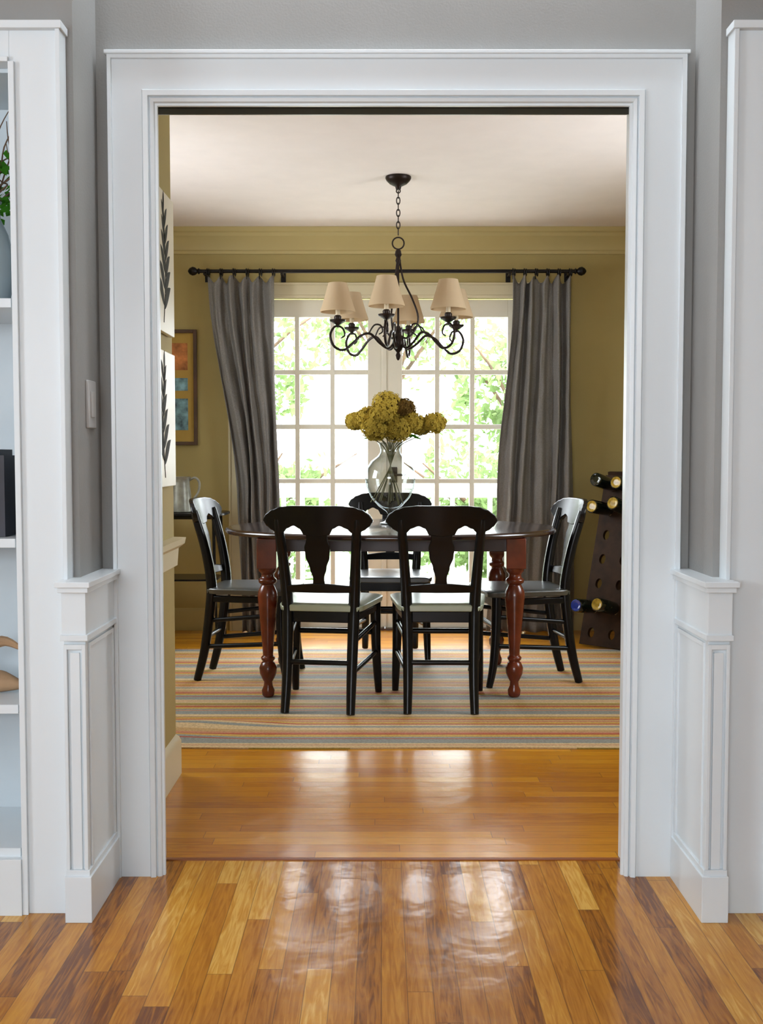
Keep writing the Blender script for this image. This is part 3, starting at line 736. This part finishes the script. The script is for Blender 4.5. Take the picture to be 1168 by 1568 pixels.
# ------------------------------------------------------------------ wine rack
wr = empty('wine_rack', (1.375, 6.08, .007), R(-42))
WW, HH = .27, 1.03; nc, nr = 4, 7
LEAN = R(16)
def rack_panel(lean, yoff, name):
    mb = MB(); cw, chh = 2*WW/nc, HH/nr
    for c in range(nc):
        for r in range(nr):
            xc = -WW+cw*(c+.5); zc = chh*(r+.5); n = 20; o, q = [], []
            for i in range(n):
                a = 2*math.pi*(i+.5)/n; dx, dz = math.cos(a), math.sin(a); k = 1/max(abs(dx), abs(dz))
                o.append((xc+dx*k*cw/2, 0, zc+dz*k*chh/2)); q.append((xc+dx*.021, 0, zc+dz*.030))
            b = len(mb.v); mb.v += o+q
            for i in range(n): j2 = (i+1) % n; mb.f.append((b+i, b+j2, b+n+j2, b+n+i))
    mb.obj(name, M_RACK, wr, loc=(0, yoff, .004), rot=(lean, 0, 0), smooth=False, solid=.024, recalc=False)
rack_panel(-LEAN, 0, 'front_panel'); rack_panel(R(10), .49, 'back_panel')
def bottle(c, r, mat, roll=0):
    cw, chh = 2*WW/nc, HH/nr; xc = -WW+cw*(c+.5); d = chh*(r+.5)
    py = d*math.sin(LEAN); pz = .012+d*math.cos(LEAN)
    tilt = R(-98-roll); ax = Vector((0, -math.sin(tilt), math.cos(tilt)))
    start = Vector((xc, py, pz))-ax*.225
    e = empty('bottle', start); e.parent = wr; e.rotation_euler = (tilt, 0, 0)
    mb = MB(); mb.lathe([(.010, .012), (.028, .004), (.036, .0), (.0395, .004), (.0395, .185), (.034, .20), (.018, .225), (.0145, .24), (.0145, .30), (.016, .302), (.016, .312), (.013, .315)], n=20, cap=True); mb.obj('glass_body', M_BOTTLE, e, angle=50)
    mb = MB(); mb.lathe([(.006, .010), (.020, .002), (.031, -.0015), (.033, .0005), (.031, .0035)], n=20, cap=True); mb.obj('base', mat, e)
for c, r, m_, ro in ((0, 6, M_BOTTLE, 4), (1, 6, M_AMBER, 0), (2, 6, M_AMBER, 7), (3, 6, M_BLUEB, 2), (0, 5, M_AMBER, 0), (1, 5, M_AMBER, 6), (2, 5, M_AMBER, 2), (3, 5, M_AMBER, 8), (0, 1, M_BLUEB, 0), (1, 1, M_AMBER, 5), (3, 2, M_AMBER, 3)):
    bottle(c, r, m_, ro)

# ------------------------------------------------------------------ bookcase contents (left)
vs = empty('ivy_vase', (-.99, 2.72, 1.497))
mb = MB(); mb.lathe([(.04, 0), (.046, .005), (.060, .06), (.062, .12), (.048, .18), (.030, .22), (.028, .25), (.034, .262), (.030, .262), (.025, .245)], n=24); mb.obj('body', M_VGREY, vs)
br_, lv_ = MB(), MB(); rn = random.Random(4)
for k in range(16):
    a = rn.uniform(0, 6.28); p = [Vector((0, 0, .24))]; d = Vector((math.cos(a)*.35, math.sin(a)*.25, 1))
    for s in range(5):
        d = (d+Vector((rn.gauss(0, .5), rn.gauss(0, .3), rn.gauss(0, .25)))).normalized(); q = p[-1]+d*.055
        q.x = max(-.10, min(.065, q.x)); q.y = max(-.13, min(.12, q.y)); q.z = min(.50, q.z); p.append(q)
    br_.sweep(p, [.003, .0025, .002, .002, .0015, .001], n=5, smooth=3)
for k in range(150):
    a = rn.uniform(0, 6.28); rr = rn.uniform(.03, .074); c = Vector((rr*math.cos(a), rr*math.sin(a)*1.1, rn.uniform(.22, .38)))
    d = Vector((rn.gauss(0, 1), rn.gauss(0, 1), rn.gauss(-.3, .7))).normalized(); s = d.orthogonal().normalized()
    lv_.add([c, c+d*.010+s*.010, c+d*.024, c+d*.010-s*.010], [(0, 1, 2, 3)])
br_.obj('branches', M_BARK, vs); lv_.obj('leaves', M_LEAFI, vs, smooth=False, recalc=False)
bk = empty('book_stack', (-.955, 2.70, .922))
mb = MB(); mb2 = MB()
for i, (w0, h0) in enumerate(((.030, .20), (.038, .215), (.028, .19), (.035, .21))):
    x1 = .03-sum((.030, .038, .028, .035)[:i])-.002*i; x0 = x1-w0
    mb.box(x0, x0+.003, -.08, .07, 0, h0); mb.box(x1-.003, x1, -.08, .07, 0, h0); mb.box(x0, x1, -.083, -.079, 0, h0); mb2.box(x0+.003, x1-.003, -.078, .066, .003, h0-.004)
mb.obj('covers', M_BOOK, bk, smooth=False); mb2.obj('pages', M_PAGE, bk, smooth=False)
dw = empty('driftwood', (-.99, 2.70, .517))
mb = MB(); mb.sweep([(-.12, 0, .03), (-.05, .01, .035), (.02, 0, .028), (.075, -.01, .02)], [.02, .03, .028, .008], n=10, smooth=5); mb.sweep([(-.10, -.02, .05), (-.03, -.02, .10), (.03, -.02, .135), (.08, -.02, .115)], [.012, .016, .014, .004], n=9, smooth=5); mb.obj('pieces', M_WOOD, dw)

# ------------------------------------------------------------------ light
wd_ = bpy.data.worlds.new('World'); scene.world = wd_; wd_.use_nodes = True
bg = wd_.node_tree.nodes['Background']; bg.inputs['Color'].default_value = (.90, .955, 1.02, 1); bg.inputs['Strength'].default_value = 16.5
def portal(name, loc, rot, sx, sy):
    l = bpy.data.lights.new(name, 'AREA'); l.shape = 'RECTANGLE'; l.size = sx; l.size_y = sy; l.cycles.is_portal = True
    o = bpy.data.objects.new(name, l); COL.objects.link(o); o.location = loc; o.rotation_euler = rot
portal('portal_doors', ((DX0+DX1)/2, YB+.14, 1.07), (R(-90), 0, 0), 1.82, 2.13)
portal('portal_rear', ((LW['x0']+LW['x1'])/2, -2.73, 1.535), (R(90), 0, 0), 2.25, 1.17)
portal('portal_left', (-3.33, .325, 1.535), (R(90), 0, R(-90)), 1.25, 1.17)
portal('portal_din_left', (-2.06, 4.95, 1.55), (R(90), 0, R(-90)), .9, 1.1)
portal('portal_din_right', (2.06, 4.5, 1.55), (R(90), 0, R(90)), .8, 1.1)

# ------------------------------------------------------------------ camera
cam = bpy.data.cameras.new('Camera'); co = bpy.data.objects.new('Camera', cam); COL.objects.link(co)
co.location = (0, 0, 1.12); co.rotation_euler = (R(90-3.0), 0, 0)
cam.sensor_fit = 'VERTICAL'; cam.sensor_height = 24; cam.lens = 24*1633/1568; cam.clip_start = .05
scene.camera = co
scene.view_settings.view_transform = 'Standard'
scene.view_settings.look = 'None'
scene.view_settings.exposure = 0.0
